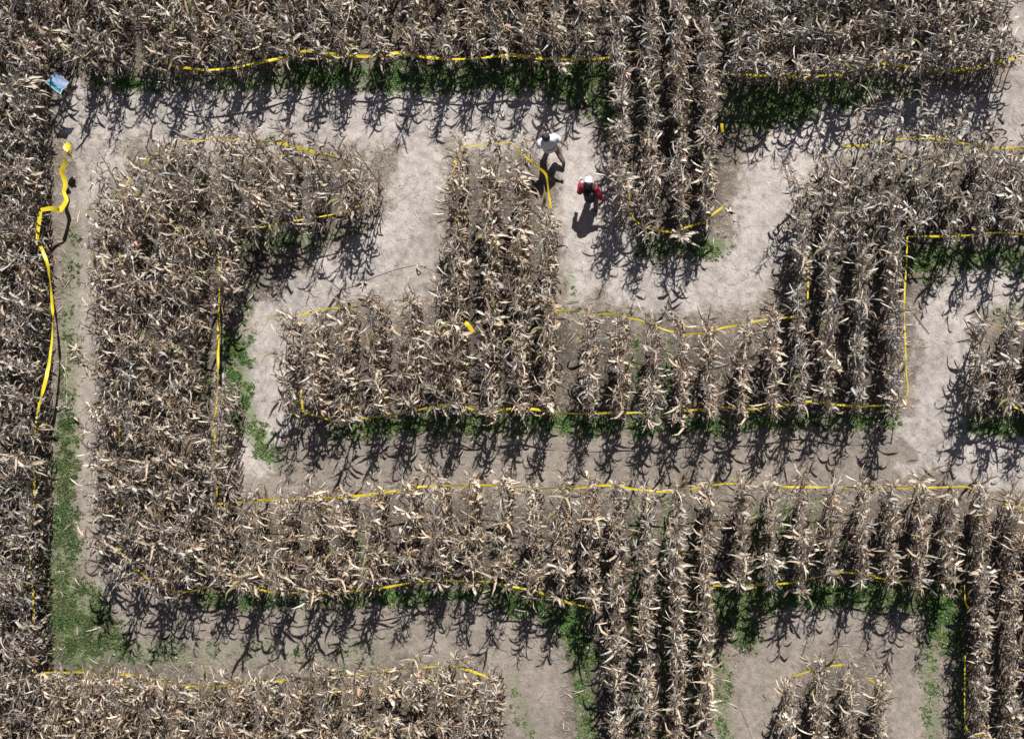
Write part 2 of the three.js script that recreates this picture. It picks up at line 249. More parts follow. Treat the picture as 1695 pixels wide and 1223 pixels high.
function cornPlant(seed) {   // the pieces of one dry plant
  const r = rng(seed), broken = r() < 0.16, h = broken ? U(r, 1.3, 1.9) : U(r, 2.3, 2.9), parts = { stalk: [], leaf: [], tassel: [], ear: [] };
  const bx = U(r, -0.05, 0.05), bz = U(r, -0.09, 0.09), at = t => V(bx * t * t + 0.012 * Math.sin(t * 20), h * t, bz * t * t + 0.012 * Math.cos(t * 17));
  const ts = [0, 0.1, 0.2, 0.3, 0.4, 0.5, 0.6, 0.7, 0.8, 0.9, 1];
  parts.stalk.push(tubeGeo(ts.map(at), ts.map(t => lerp(0.0155, 0.006, t)), r() < 0.5 ? [0.33, 0.25, 0.15] : [0.27, 0.22, 0.17], 6, r));
  const n = Math.round(U(r, 17, 22)), plane = U(r, -0.6, 0.6);
  for (let i = 0; i < n; i++) {
    const t = lerp(0.12, 0.98, Math.pow(i / (n - 1), U(r, 0.75, 0.95))), low = t < 0.4;
    const az = plane + (i % 2) * Math.PI + U(r, -1.45, 1.45), top = smooth(0.6, 0.95, t);
    const k = r(), far = r() < 0.09, wide = far || k < 0.2, thin = k > 0.66, len = (low ? U(r, 0.26, 0.46) : U(r, 0.38, 0.66)) * lerp(1, U(r, 0.6, 1.05), top) * (far ? 1.35 : wide ? 1.15 : 1);
    const el = lerp(U(r, 0.6, 1.4), U(r, 0.9, 1.5), top), bend = far ? U(r, 0.9, 2) : wide ? U(r, 2, 3.6) : thin && r() < 0.2 ? U(r, 0.3, 1.4) : lerp(U(r, 2.8, 5), U(r, 1.4, 4.4), top);
    const c = pick(r), rowShade = lerp(0.55, 1.06, smooth(0.25, 0.8, t));   // shade inside the rows painted into the colour of the lower leaves
    const lg = leafGeo(r, at(clamp(t)), az, el, len, (wide ? U(r, 0.062, 0.092) : thin ? U(r, 0.02, 0.04) : U(r, 0.036, 0.066)) * lerp(1, 0.85, top), c.map(q => q * rowShade), bend), lp = lg.attributes.position, hug = far ? 0.95 : t < 0.62 ? 0.46 : wide ? 0.82 : 0.68;
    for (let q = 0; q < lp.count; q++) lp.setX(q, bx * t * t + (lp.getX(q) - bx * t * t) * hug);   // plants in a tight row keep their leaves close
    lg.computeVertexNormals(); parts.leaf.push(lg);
  }
  const tc = r() < 0.6 ? [0.4, 0.355, 0.3] : [0.3, 0.23, 0.16], tg = [], o = at(1), tl = U(r, 0.2, 0.34);
  tg.push(tubeGeo([o, V(o.x + 0.01, h + tl * 0.5, o.z), V(o.x + U(r, -0.06, 0.06), h + tl, o.z + U(r, -0.06, 0.06))], [0.008, 0.008, 0.004], tc, 3));
  for (let k = 0, m = Math.round(U(r, 4, 8)); k < m; k++) { const a = U(r, 0, 6.28), el = U(r, 0.3, 1.2), L = U(r, 0.15, 0.28), y0 = h + tl * U(r, 0, 0.3), dx = Math.cos(a) * Math.cos(el), dz = Math.sin(a) * Math.cos(el); tg.push(tubeGeo([V(o.x, y0, o.z), V(o.x + dx * L * 0.55, y0 + Math.sin(el) * L * 0.6, o.z + dz * L * 0.55), V(o.x + dx * L * 1.1, y0 + Math.sin(el) * L * 0.75, o.z + dz * L * 1.1)], [0.005, 0.005, 0.003], tc, 3)); }
  if (!broken) parts.tassel.push(mergeGeometries(tg));
  if (r() < 0.75) {
    const t = U(r, 0.42, 0.56), a = U(r, 0, 6.28), b = at(t), hang = r() < 0.6 ? -1 : 0.6, L = U(r, 0.2, 0.27), dir = V(Math.cos(a) * 0.62, hang * 0.8, Math.sin(a) * 0.62).normalize(), c = [0.6, 0.5, 0.35].map(x => x * U(r, 0.8, 1.1));
    const q = [0, 0.12, 0.4, 0.75, 1].map(s => b.clone().addScaledVector(dir, s * L + 0.02));
    const eg = [tubeGeo(q, [0.012, 0.026, 0.032, 0.024, 0.004], c, 7, r)];
    for (let k = 0; k < 3; k++) eg.push(leafGeo(r, q[1], a + U(r, -1, 1), U(r, -0.9, 0.5), U(r, 0.16, 0.26), U(r, 0.04, 0.06), c, U(r, 0.5, 1.6), 4));
    parts.ear.push(mergeGeometries(eg));
  }
  return parts;
}
const NV = 26, plants = []; for (let i = 0; i < NV; i++) plants.push(cornPlant(1000 + i * 37));
const MAT = [0.05, 0.012, 0.03, 0.03, 0.006, 0.006, 0.045, 0.02];
const TINT = [[0.92, 0.92, 0.93], [0.95, 0.93, 0.9], [0.98, 0.97, 0.97], [0.94, 0.95, 0.97], [1.02, 0.99, 0.95], [1.05, 1.01, 0.97], [0.98, 0.96, 0.94], [1.08, 1.03, 0.97]];
const dry = c => new THREE.MeshStandardMaterial({ vertexColors: true, roughness: 0.68, side: THREE.DoubleSide, color: new THREE.Color().setRGB(...c) });
const cornMat = dry([1, 1, 1]), tintMats = TINT.map(dry);

// every plant's place
const ORD = 'first second third fourth fifth sixth seventh eighth ninth tenth eleventh twelfth thirteenth fourteenth fifteenth sixteenth seventeenth eighteenth nineteenth twentieth twenty-first twenty-second twenty-third twenty-fourth twenty-fifth twenty-sixth twenty-seventh twenty-eighth twenty-ninth thirtieth'.split(' ');
const TENS = ['', '', 'twenty', 'thirty', 'forty', 'fifty', 'sixty', 'seventy'], TENTH = ['', '', 'twentieth', 'thirtieth', 'fortieth', 'fiftieth', 'sixtieth', 'seventieth'];
const ordinal = n => n <= 30 ? ORD[n - 1] : n % 10 ? `${TENS[Math.floor(n / 10)]}-${ORD[n % 10 - 1]}` : TENTH[n / 10];
const sideN = {}; let eastN = 0;
const single = [], mass = [], ends = {};
function place(px, py, tint, o) {
  const mt = o?.mat ?? 0; const turn = (R0() < 0.5 ? 0 : Math.PI) + U(R0, -0.4, 0.4) + (o?.across ? Math.PI / 2 : 0), big = R0() < 0.06;
  const p = { x: gx(px) + U(R0, -0.03, 0.03), z: gz(py) + U(R0, -0.03, 0.03), turn, v: Math.floor(R0() * NV), s: U(R0, 0.8, 1.1) * (o?.short ?? 1), lx: U(R0, -1, 1) * (o?.across ? 0.035 : big ? 0.25 : 0.08 + mt), lz: U(R0, -1, 1) * (o?.across ? 0.08 : big ? 0.1 : 0.022 + mt), tint, m: U(R0, 0.78, 1.12), w: U(R0, -0.05, 0.05), ...o };
  (o?.label !== undefined || o?.end ? single : mass).push(p); return p;
}
for (const w of rows) {
  const wob = U(R0, 0, 100); let y = w.y0, first = true; const list = [];
  while (y <= w.y1) { list.push(y); y += U(R0, 6.2, 9.4) * (w.thin && y < w.thin[1] ? 1.6 : 1); }
  if (w.s && w.y1 - list[list.length - 1] > 3) list[list.length - 1] = w.y1;
  list.forEach((yy, i) => {
    const north = i === 0 && w.n, south = i === list.length - 1 && w.s;
    if (!north && !south && !w.side && R0() < 0.08) return;
    const x = w.x + (fbm(wob, yy / 90) - 0.5) * 10, o = { mat: MAT[w.tint] + (w.tint === 3 && yy < 385 ? 0.16 : 0) };
    if (w.thin && yy < w.thin[1]) o.short = U(R0, 0.55, 0.9);
    if (north || south) { const ph = (north ? w.n : w.s)[0]; o.end = 1; const p = place(x, yy, w.tint, o); (ends[ph] ??= []).push([w.x, p]); return; }
    if (w.side && yy > -20 && yy < 1225) { o.label = `dry corn stalk ${ordinal(sideN[w.side[1]] = (sideN[w.side[1]] ?? 0) + 1)} from the north ${w.side[0]}`; o.group = w.side[1]; }
    place(x, yy, w.tint, o);
  });
}
for (const e of eastRows) for (let x = e.x0; x <= e.x1; x += U(R0, 6.8, 10)) {
  const o = { across: 1, mat: 0.04 }; if (e.k === 0) { o.label = `dry corn stalk ${ordinal(Math.round(eastN += 1))} from the west behind tape north of upper right path`; o.group = 'corn row north of the upper right path'; }
  else if (R0() < 0.05 || e.y(x) > yDat(x) - 27) continue;
  place(x, e.y(x) + (fbm(x / 80, e.k * 9) - 0.5) * 12, 3, o);
}
for (const [ph, l] of Object.entries(ends)) { l.sort((a, b) => a[0] - b[0]); l.forEach(([, p], i) => { p.label = `dry corn stalk ending the ${ORD[i]} row from left, ${ph}`; p.group = `row ends, ${ph}`; }); }

// the plants along the paths, one by one
const proto = plants.map(pl => {
  const g = new THREE.Group();
  part('stalk', pl.stalk[0], cornMat, g); pl.leaf.forEach(l => part('leaf', l, cornMat, g)); pl.tassel.forEach(e => part('tassel', e, cornMat, g)); pl.ear.forEach(e => part('ear', e, cornMat, g));
  return g;
});
for (const p of single) {
  const g = proto[p.v].clone(); g.name = numbered('corn_stalk'); g.position.set(p.x, 0, p.z); g.rotation.set(p.lx, p.turn, p.lz, 'XZY'); g.scale.setScalar(p.s);
  g.traverse(m => { if (m.isMesh) { m.material = tintMats[p.tint]; } });
  tag(g, p.label, 'corn plant', p.group); scene.add(g);
}
// the rest of the field as one mass
{
  const field = new THREE.Group(); field.name = 'corn_field'; field.userData.kind = 'stuff'; field.userData.label = 'dry standing corn filling the blocks between the paths'; scene.add(field);
  const M = new THREE.Matrix4(), Q = new THREE.Quaternion(), E = new THREE.Euler();
  plants.forEach((pl, v) => {
    const g = mergeGeometries([...pl.stalk, ...pl.leaf, ...pl.tassel, ...pl.ear]), mine = mass.filter(p => p.v === v), im = new THREE.InstancedMesh(g, cornMat, mine.length);
    mine.forEach((p, i) => { E.set(p.lx, p.turn, p.lz, 'XZY'); M.compose(V(p.x, 0, p.z), Q.setFromEuler(E), V(p.s, p.s, p.s)); im.setMatrixAt(i, M); const t = TINT[p.tint]; im.setColorAt(i, new THREE.Color().setRGB(t[0] * p.m * (1 + p.w), t[1] * p.m, t[2] * p.m * (1 - p.w))); });
    im.name = 'dry_corn'; im.userData.kind = 'stuff'; im.castShadow = im.receiveShadow = true; field.add(im);
  });
}

// ---------------------------------------------------------------- weeds, chaff, clods
function scatter(name, label, geos, mat, spots) {
  const G = new THREE.Group(); G.name = name; G.userData.kind = 'stuff'; G.userData.label = label; scene.add(G);
  const M = new THREE.Matrix4(), Q = new THREE.Quaternion(), E = new THREE.Euler();
  geos.forEach((g, v) => {
    const mine = spots.filter((_, i) => i % geos.length === v), im = new THREE.InstancedMesh(g, mat, mine.length);
    mine.forEach((p, i) => { E.set(p.rx ?? 0, p.turn, p.rz ?? 0, 'YXZ'); M.compose(V(gx(p.x), p.y, gz(p.z)), Q.setFromEuler(E), V(p.s, p.sy ?? p.s, p.s)); im.setMatrixAt(i, M); im.setColorAt(i, new THREE.Color().setRGB(...p.c)); });
    im.name = name; im.userData.kind = 'stuff'; im.castShadow = im.receiveShadow = true; G.add(im);
  });
}
{
  const r = rng(55), geos = [];
  for (let v = 0; v < 5; v++) {
    const gs = []; for (let k = 0; k < 9; k++) { const az = U(r, 0, 6.28), el = U(r, 0.05, 1.1), L = U(r, 0.025, 0.062), c = [0.9, 1, 0.85].map(x => x * U(r, 0.7, 1.25)); gs.push(leafGeo(r, V(U(r, -0.03, 0.03), 0.004, U(r, -0.03, 0.03)), az, el, L, L * U(r, 0.3, 0.55), c, U(r, 0.4, 1.6), 3)); }
    geos.push(mergeGeometries(gs));
  }
  const spots = [];
  for (const [x0, y0, x1, y1, rad, d] of greens) {
    const area = (Math.hypot(x1 - x0, y1 - y0) * 2 * rad + Math.PI * rad * rad) / (S * S), n = Math.round(area * 620 * d);
    for (let i = 0; i < n; i++) {
      const t = r(), a = U(r, 0, 6.28), q = Math.pow(r(), 0.62) * rad * 1.55, x = lerp(x0, x1, t) + Math.cos(a) * q, z = lerp(y0, y1, t) + Math.sin(a) * q;
      if (fbm(x / 13 + 70, z / 13) < lerp(0.66, 0.4, d) + 0.12 * (q / rad - 0.7)) continue;
      const y = r(), yl = fbm(x / 24 + 9, z / 24 + 77), open = x < 330 && z > 330, c = y < (yl > 0.5 ? 0.8 : 0.2) ? (open ? [0.185, 0.2, 0.095] : [0.19, 0.23, 0.09]) : open ? [0.09, 0.14, 0.055] : [0.095, 0.19, 0.05], m = U(r, 0.7, 1.3) ;
      spots.push({ x, z, y: 0.002, turn: U(r, 0, 6.28), s: U(r, 0.6, 1.35), c: c.map(k => k * m) });
    }
  }
  // stray weeds, thin everywhere off the trodden path
  for (let i = 0; i < 5200; i++) { const x = U(r, -200, 1900), z = U(r, -200, 1420); if (fbm(x / 30, z / 30 + 400) < 0.54 || trail(x, z)[0] > 0.35) continue; const m = U(r, 0.7, 1.3); spots.push({ x, z, y: 0.002, turn: U(r, 0, 6.28), s: U(r, 0.4, 1), c: [0.1 * m, 0.135 * m, 0.055 * m] }); }
  const wm = new THREE.MeshPhysicalMaterial({ vertexColors: true, roughness: 0.7, side: THREE.DoubleSide });
  scatter('weeds', 'low green weeds along the corn edges and paths', geos, wm, spots);
}
{
  const r = rng(77), geos = [];
  for (let v = 0; v < 6; v++) geos.push(leafGeo(r, V(0, 0.004, 0), 0, U(r, 0.05, 0.35), U(r, 0.1, 0.3), U(r, 0.012, 0.05), [1, 1, 1], U(r, 0.2, 0.9), 4));
  const spots = [];
  for (let i = 0; i < 95000; i++) {
    const x = U(r, -260, 1950), z = U(r, -260, 1480), [t, L] = trail(x, z), lit = fbm(x / 45 + 11, z / 45);
    if (t > 0.6 && r() > 0.05 + 0.6 * (0.95 - L)) continue; if (t > 0.2 && r() > 0.55) continue; if (lit < 0.36) continue;
    const c = pick(r), m = U(r, 0.5, 0.95), s = (t > 0.5 ? 0.65 : 1) * (r() < 0.12 ? U(r, 0.9, 1.7) : U(r, 0.3, 0.8));
    spots.push({ x, z, y: 0.003, turn: U(r, 0, 6.28), rx: U(r, -0.12, 0.12), s, c: c.map(k => k * m) });
  }
  scatter('corn_litter', 'broken dry leaves and chaff strewn on the soil', geos, dry([1, 1, 1]), spots);
}
{
  const r = rng(91), geos = [];
  for (let v = 0; v < 4; v++) { const g = new THREE.IcosahedronGeometry(0.02, 1), p = g.attributes.position; for (let i = 0; i < p.count; i++) { const h = vn(p.getX(i) * 90 + v * 9, p.getY(i) * 90 + p.getZ(i) * 70); p.setXYZ(i, p.getX(i) * (0.75 + 0.5 * h), p.getY(i) * (0.5 + 0.4 * h), p.getZ(i) * (0.75 + 0.5 * h)); } g.computeVertexNormals(); geos.push(g); }
  const spots = [];
  for (let i = 0; i < 9000; i++) { const x = U(r, -200, 1900), z = U(r, -200, 1420), [t] = trail(x, z); if (t > 0.7 && r() > 0.15) continue; const m = U(r, 0.6, 1.15); spots.push({ x, z, y: 0.004, turn: U(r, 0, 6.28), s: U(r, 0.25, 1) * (r() < 0.04 ? 1.8 : 1), c: [0.24 * m, 0.2 * m, 0.165 * m] }); }
  scatter('soil_clods', 'small crumbs of dry soil on the ground', geos, new THREE.MeshStandardMaterial({ roughness: 1 }), spots);
}

// ---------------------------------------------------------------- yellow tape
const tapeMat = new THREE.MeshStandardMaterial({ color: new THREE.Color().setRGB(0.68, 0.54, 0.025), roughness: 0.38, side: THREE.DoubleSide });
function ribbon(curvePts, seed, width, rollMid, rollAmp, parent, name = 'ribbon') {
  const r = rng(seed), c = new THREE.CatmullRomCurve3(curvePts, false, 'catmullrom', 0.22), L = c.getLength(), n = Math.max(8, Math.ceil(L / 0.09)), pos = [], idx = [], off = U(r, 0, 200);
  const fr = c.getSpacedPoints(n);
  for (let i = 0; i <= n; i++) {
    const p = fr[i], d = fr[Math.min(n, i + 1)].clone().sub(fr[Math.max(0, i - 1)]).normalize(), side = V(0, 1, 0).cross(d).normalize(), up = d.clone().cross(side);
    const s = L * i / n, roll = rollMid + rollAmp * ((fbm(off + s * 0.9, 3.3) - 0.5) * 2 + (vn(off + s * 4.5, 6.1) - 0.5) * 0.6), w = width * 0.5 * (0.72 + 0.5 * vn(off + s * 2.3, 8)), cr = 0.03 * (vn(off + s * 5, 1) - 0.5), a = side.clone().multiplyScalar(Math.cos(roll)).addScaledVector(up, Math.sin(roll)), b = up.clone().multiplyScalar(Math.cos(roll)).addScaledVector(side, -Math.sin(roll));
    for (const [k, f] of [[1, 0], [0, 1], [-1, 0]]) { const q = p.clone().addScaledVector(a, k * w).addScaledVector(b, f * cr); pos.push(q.x, q.y, q.z); }
    if (i) { const o = i * 3; idx.push(o - 3, o, o - 2, o - 2, o, o + 1, o - 2, o + 1, o - 1, o - 1, o + 1, o + 2); }
  }
  const m = new THREE.Mesh(geo(pos, idx), tapeMat); m.name = name; m.castShadow = m.receiveShadow = true; parent.add(m); return m;
}
let tapeSeed = 300;
function tape(label, runs, o = {}) {
  const pts0 = runs[0][0], org = aloft(pts0[0], pts0[1], 0), t = thing('barrier_tape', label, 'barrier tape', org, 0, 'yellow barrier tape strung along the maze');
  for (const [ri, run] of runs.entries()) {
    const r = rng(++tapeSeed), pts = run.map(([x, y, h]) => aloft(x, y, h ?? (o.h ?? 1.22) + U(r, -0.05, 0.05)).sub(org));
    ribbon(pts, tapeSeed, (Array.isArray(o.w) ? o.w[ri] : o.w) ?? 0.056, o.roll ?? 0.55, o.amp ?? 1.0, t);
  }
  return t;
}
tape('yellow barrier tape strung along the corn north of the top path', [[[268, 92], [275, 105], [292, 110], [340, 116], [385, 112], [430, 103], [470, 95], [500, 85], [515, 85], [570, 92], [605, 93], [640, 90], [658, 87], [700, 94], [740, 98], [780, 97], [845, 91], [870, 93], [900, 97], [960, 98], [1000, 96], [1028, 93]]], { w: 0.064, roll: 0.35 });
tape('yellow barrier tape north of the upper right path', [[[1212, 123], [1270, 125], [1340, 126], [1400, 122], [1430, 113], [1462, 105], [1490, 108], [1530, 114], [1575, 117], [1620, 110], [1660, 100], [1692, 94]]], { w: 0.064, roll: 0.35 });
tape('yellow barrier tape looped round the foot of the narrow corn block', [[[1041, 318], [1042, 335], [1047, 360], [1062, 373], [1085, 380], [1115, 384], [1140, 375], [1162, 368], [1196, 343]]]);
tape('yellow barrier tape half hidden along the north edge of the right block', [[[1395, 242], [1430, 241], [1450, 235], [1500, 229], [1545, 229], [1600, 238], [1640, 244], [1705, 246]]]);
tape('yellow barrier tape along the inner south edge of the right block', [[[1502, 391], [1560, 391], [1610, 389], [1650, 385], [1705, 388]]], { w: 0.05 });
tape('yellow barrier tape hanging down the east side of the right block', [[[1502, 392], [1501, 430], [1498, 480], [1497, 520], [1499, 580], [1501, 620], [1503, 640], [1499, 672]]], { w: 0.04 });
tape('short yellow barrier tape on the west side of the right block', [[[1337, 436], [1338, 460], [1337, 497]]], { w: 0.05 });
tape('yellow barrier tape along the south edge of the middle block', [[[498, 645], [498, 660], [502, 681], [530, 690], [552, 697], [600, 692], [650, 687], [700, 677], [747, 668], [770, 674], [790, 681], [815, 679], [870, 676], [910, 681], [950, 685], [1000, 684], [1050, 683], [1100, 685], [1130, 681], [1180, 675], [1215, 674], [1245, 677], [1290, 672], [1343, 664], [1380, 669], [1410, 672], [1450, 672], [1498, 671]]]);
tape('yellow barrier tape along the north edge of the middle block below the bend', [[[912, 514], [940, 515], [995, 518], [1020, 520], [1060, 531], [1100, 545], [1130, 553], [1160, 552], [1200, 542], [1250, 532], [1300, 526], [1328, 521]]]);
tape('short yellow barrier tape on the north-west corner of the middle block', [[[494, 521], [530, 512], [555, 510], [592, 508]]]);
tape('yellow barrier tape round the tip of the middle tongue beside the walkers', [[[754, 405], [752, 335]], [[752, 335], [752, 300], [753, 262]], [[753, 262], [768, 243], [810, 238], [845, 236], [858, 247]], [[858, 247], [880, 268], [903, 288], [908, 320], [911, 345]], [[911, 345], [908, 400], [908, 440], [906, 470], [912, 512]]], { w: [0.035, 0.06, 0.035, 0.07, 0.04] });
tape('yellow barrier tape round the north edge and arm of the left block', [[[200, 320], [213, 297], [240, 268], [267, 247], [300, 235], [335, 232], [367, 230], [407, 232], [433, 233], [457, 235]], [[457, 235], [510, 249], [563, 263], [580, 269]], [[598, 338], [572, 350], [533, 358], [477, 367], [423, 377], [398, 378]]], { w: [0.035, 0.08, 0.035], h: 1.15 });
tape('yellow barrier tape spanning the gap on the east side of the left block', [[[361, 418], [362, 470], [361, 520], [360, 575], [359, 640], [356, 680], [353, 700], [356, 760], [358, 822]]], { roll: 0.25 });
tape('yellow barrier tape half hidden down the west side of the left block', [[[197, 420], [199, 460], [198, 480]], [[196, 690], [196, 740]], [[195, 800], [194, 840]]], { w: 0.06 });
tape('yellow barrier tape along the south edge of the long block', [[[190, 905], [200, 915], [212, 930], [228, 945], [255, 967], [275, 975], [297, 981], [335, 974], [368, 968], [398, 962], [420, 972], [448, 981], [500, 981], [560, 981], [610, 976], [650, 970], [690, 963], [720, 961], [780, 962], [810, 963], [840, 970], [880, 977], [910, 986], [940, 997], [987, 1009]]]);
tape('yellow barrier tape along the whole north edge of the long block', [[[358, 834], [400, 830], [470, 826], [520, 825], [580, 822], [640, 815], [690, 806], [760, 803], [800, 803], [850, 806], [900, 809], [950, 808], [1000, 803], [1040, 808], [1090, 814], [1120, 813], [1170, 805], [1205, 800], [1270, 806], [1330, 806], [1400, 807], [1480, 806], [1500, 808], [1560, 807], [1600, 806], [1622, 816], [1650, 828], [1705, 842]]]);
tape('yellow barrier tape above the lower right path', [[[1180, 969], [1230, 969], [1300, 966], [1345, 957], [1395, 947], [1430, 951], [1475, 960], [1530, 963], [1595, 961]]]);
tape('yellow barrier tape turning the corner east of the lower right path', [[[1597, 968], [1599, 1000], [1612, 1012], [1642, 1022]]], { w: 0.05 });
tape('yellow barrier tape hanging down beside the lower right path at the bottom', [[[1598, 1085], [1597, 1150], [1598, 1200], [1610, 1218], [1640, 1217]]], { w: 0.04 });
tape('yellow barrier tape along the north edge of the bottom left block', [[[52, 1119], [75, 1114], [130, 1113], [180, 1115], [220, 1118], [270, 1127], [300, 1133], [330, 1138], [380, 1134], [450, 1128], [520, 1122], [600, 1114], [650, 1108], [700, 1105], [750, 1103], [770, 1108], [805, 1120], [808, 1133]]]);
tape('yellow barrier tape sagging along the corn west of the left path', [[[66, 350], [62, 375], [60, 400], [68, 412], [78, 440], [83, 480], [86, 520], [85, 560], [80, 600], [74, 630], [66, 660], [60, 684]], [[60, 684, 1.25], [58, 700], [55, 730], [56, 780], [54, 830], [50, 870], [45, 920], [50, 950], [54, 1000], [54, 1060], [52, 1112]]], { w: [0.085, 0.05], roll: 0.1, amp: 1.3, h: 1.35 });
tape('short yellow barrier tape across the tip of the bottom right block', [[[1312, 1120], [1350, 1107], [1375, 1103], [1408, 1099]]]);
tape('short slanting yellow barrier tape east of the bottom right block tip', [[[1434, 1121], [1462, 1141]]]);
tape('short yellow barrier tape on the north edge of the small right block', [[[1645, 543], [1670, 539], [1705, 533]]]);
tape('short yellow barrier tape on the south edge of the small right block', [[[1648, 660], [1675, 672], [1705, 682]]], { w: 0.05 });
tape('loose twisted yellow tape dangling into the left path near its corner', [[[107, 260, 0.9], [106, 272, 0.75], [100, 282, 0.65], [105, 296, 0.55], [107, 306, 0.5], [104, 318, 0.5], [109, 330, 0.55], [104, 340, 0.7], [96, 350, 0.9], [94, 346, 0.95], [80, 345, 1.1], [66, 348, 1.3]]], { w: 0.12, roll: 0, amp: 1.2 });
{ // crumpled wad of tape at the path corner
  const o = aloft(110, 246, 0), t = thing('tape_wad', 'crumpled wad of yellow tape hanging at the corner of the left path', 'tape', o), r = rng(12), c = aloft(110, 244, 0.95).sub(o);
  const loops = []; for (let i = 0; i < 26; i++) { const a = i * 1.9, q = 0.045 + 0.055 * r(); loops.push(c.clone().add(V(Math.cos(a) * q * 1.0, U(r, -0.05, 0.06), Math.sin(a) * q * 1.25))); }
  ribbon(loops, 81, 0.09, 0.2, 0.7, t, 'wad');
  ribbon([c.clone().add(V(0.02, 0.03, 0.06)), c.clone().add(V(0.035, 0, 0.14)), c.clone().add(V(0.04, -0.08, 0.2)), c.clone().add(V(0.03, -0.2, 0.22))], 82, 0.11, 0.1, 0.4, t, 'tail');
}
{
  const o = aloft(779, 544, 0), t = thing('tape_scrap', 'torn scrap of yellow tape caught on corn in the middle block', 'tape', o), c = aloft(778, 543, 1.9).sub(o);
  ribbon([c.clone().add(V(-0.13, 0.05, -0.13)), c.clone().add(V(-0.06, 0.06, -0.09)), c.clone(), c.clone().add(V(0.05, -0.06, 0.1))], 83, 0.1, 0, 0.4, t, 'strip');
}
{
  const o = aloft(1195, 212, 0), t = thing('tape_scrap', 'small scrap of yellow tape on the east side of the narrow block', 'tape', o), c = aloft(1195, 211, 1.4).sub(o);
  ribbon([c.clone().add(V(0, 0.04, -0.09)), c.clone(), c.clone().add(V(0.02, -0.08, 0.09))], 84, 0.08, 0.2, 0.4, t, 'strip');
}

// ---------------------------------------------------------------- fallen stalks and husks on the paths
function fallen(label, pts, leaves, seed, c = [0.5, 0.42, 0.31], rad = 0.013) {
  const r = rng(seed), o = V(gx(pts[0][0]), 0, gz(pts[0][1])), t = thing('fallen_stalk', label, 'corn stalk', o);
  part('stalk', tubeGeo(pts.map(([x, y, h]) => V(gx(x), h ?? 0.018, gz(y)).sub(o)), pts.map((_, i) => lerp(rad, rad * 0.5, i / (pts.length - 1))), c, 6, r), cornMat, t);
  for (let k = 0; k < leaves; k++) { const i = Math.min(pts.length - 1, 1 + Math.floor(r() * (pts.length - 1))), q = V(gx(pts[i][0]), 0.03, gz(pts[i][1])).sub(o); part('leaf', leafGeo(r, q, U(r, 0, 6.28), U(r, 0.15, 0.6), U(r, 0.2, 0.45), U(r, 0.04, 0.07), pick(r), U(r, 0.5, 1.1), 6), cornMat, t); }
}
fallen('long thin fallen stalk lying in the grass of the left path', [[109, 590], [108, 615], [110, 640], [109, 672]], 2, 401, [0.55, 0.48, 0.36], 0.009);
fallen('bent fallen stalk on the bare edge of the left path', [[150, 662], [138, 678], [124, 685], [122, 690]], 1, 402, [0.5, 0.43, 0.33], 0.008);
fallen('dark fallen stalk lying east of the right block column', [[1514, 520], [1525, 536], [1538, 552]], 1, 403, [0.2, 0.14, 0.09], 0.018);
fallen('fallen stalk bridging weeds below the first rows of the top path', [[200, 118, 0.5], [188, 138, 0.2], [176, 158, 0.02]], 3, 404, [0.5, 0.42, 0.32], 0.012);
fallen('fallen stalk with dry leaves leaning onto the top path beyond the weeds', [[617, 110, 0.7], [622, 135, 0.25], [625, 152, 0.03]], 4, 405, [0.5, 0.42, 0.32], 0.012);
fallen('curved fallen stalk beside the east foot of the narrow block', [[1218, 264], [1226, 270], [1235, 270], [1242, 266]], 1, 406, [0.28, 0.21, 0.15], 0.01);
fallen('fallen stalk with leaves in the open patch west of the middle tongue', [[555, 482], [585, 474], [620, 458], [655, 446], [690, 438]], 2, 407, [0.22, 0.165, 0.12], 0.009);
fallen('thin fallen stalk south of the bottom right loop path', [[1226, 1176], [1233, 1190], [1238, 1205], [1245, 1223]], 0, 408, [0.2, 0.15, 0.1], 0.008);
fallen('short pale fallen stalk on the top of the lower right path', [[1386, 1069], [1398, 1069], [1408, 1068]], 0, 409, [0.55, 0.5, 0.43], 0.012);
fallen('short dark fallen stalk on the lower right path bend', [[1437, 1080], [1442, 1087], [1446, 1094]], 0, 410, [0.25, 0.19, 0.13], 0.014);
fallen('fallen stalk lying by the north corner of the small right block', [[1612, 545], [1630, 532], [1650, 520]], 2, 411, [0.5, 0.45, 0.38], 0.009);
fallen('dark fallen stalk crossing the path west of the right block column', [[1276, 455], [1288, 474], [1302, 494]], 1, 412, [0.2, 0.15, 0.1], 0.01);
function husk(label, px, py, n, seed, len = 0.3) {
  const r = rng(seed), o = V(gx(px), 0, gz(py)), t = thing('corn_husk', label, 'corn husk', o);
  part('cob', tubeGeo([V(0, 0.03, 0), V(0.05, 0.035, 0.02), V(0.13, 0.03, 0.05)], [0.012, 0.026, 0.008], [0.6, 0.48, 0.3], 7, r), cornMat, t);
  for (let k = 0; k < n; k++) part('husk_leaf', leafGeo(r, V(0, 0.03, 0), U(r, 0, 6.28), U(r, 0.1, 0.6), U(r, len * 0.6, len), U(r, 0.035, 0.07), [0.68, 0.58, 0.44].map(x => x * U(r, 0.75, 1.05)), U(r, 0.4, 1.1), 6), cornMat, t);
}
husk('splayed pale husk lying in the grass of the left path', 124, 577, 8, 501);
husk('pale husk lying on the open patch west of the middle tongue', 600, 467, 6, 502, 0.24);
husk('small pale husk on the path at the east foot of the narrow block', 1208, 349, 4, 503, 0.2);
husk('splayed pale husk below the walkers at the middle tongue', 920, 370, 7, 504, 0.3);
husk('heap of tangled dry husk leaves below the east end of the middle block', 1453, 703, 10, 505, 0.32);
husk('single pale husk at the north-west corner of the right block', 1349, 290, 4, 506, 0.26);

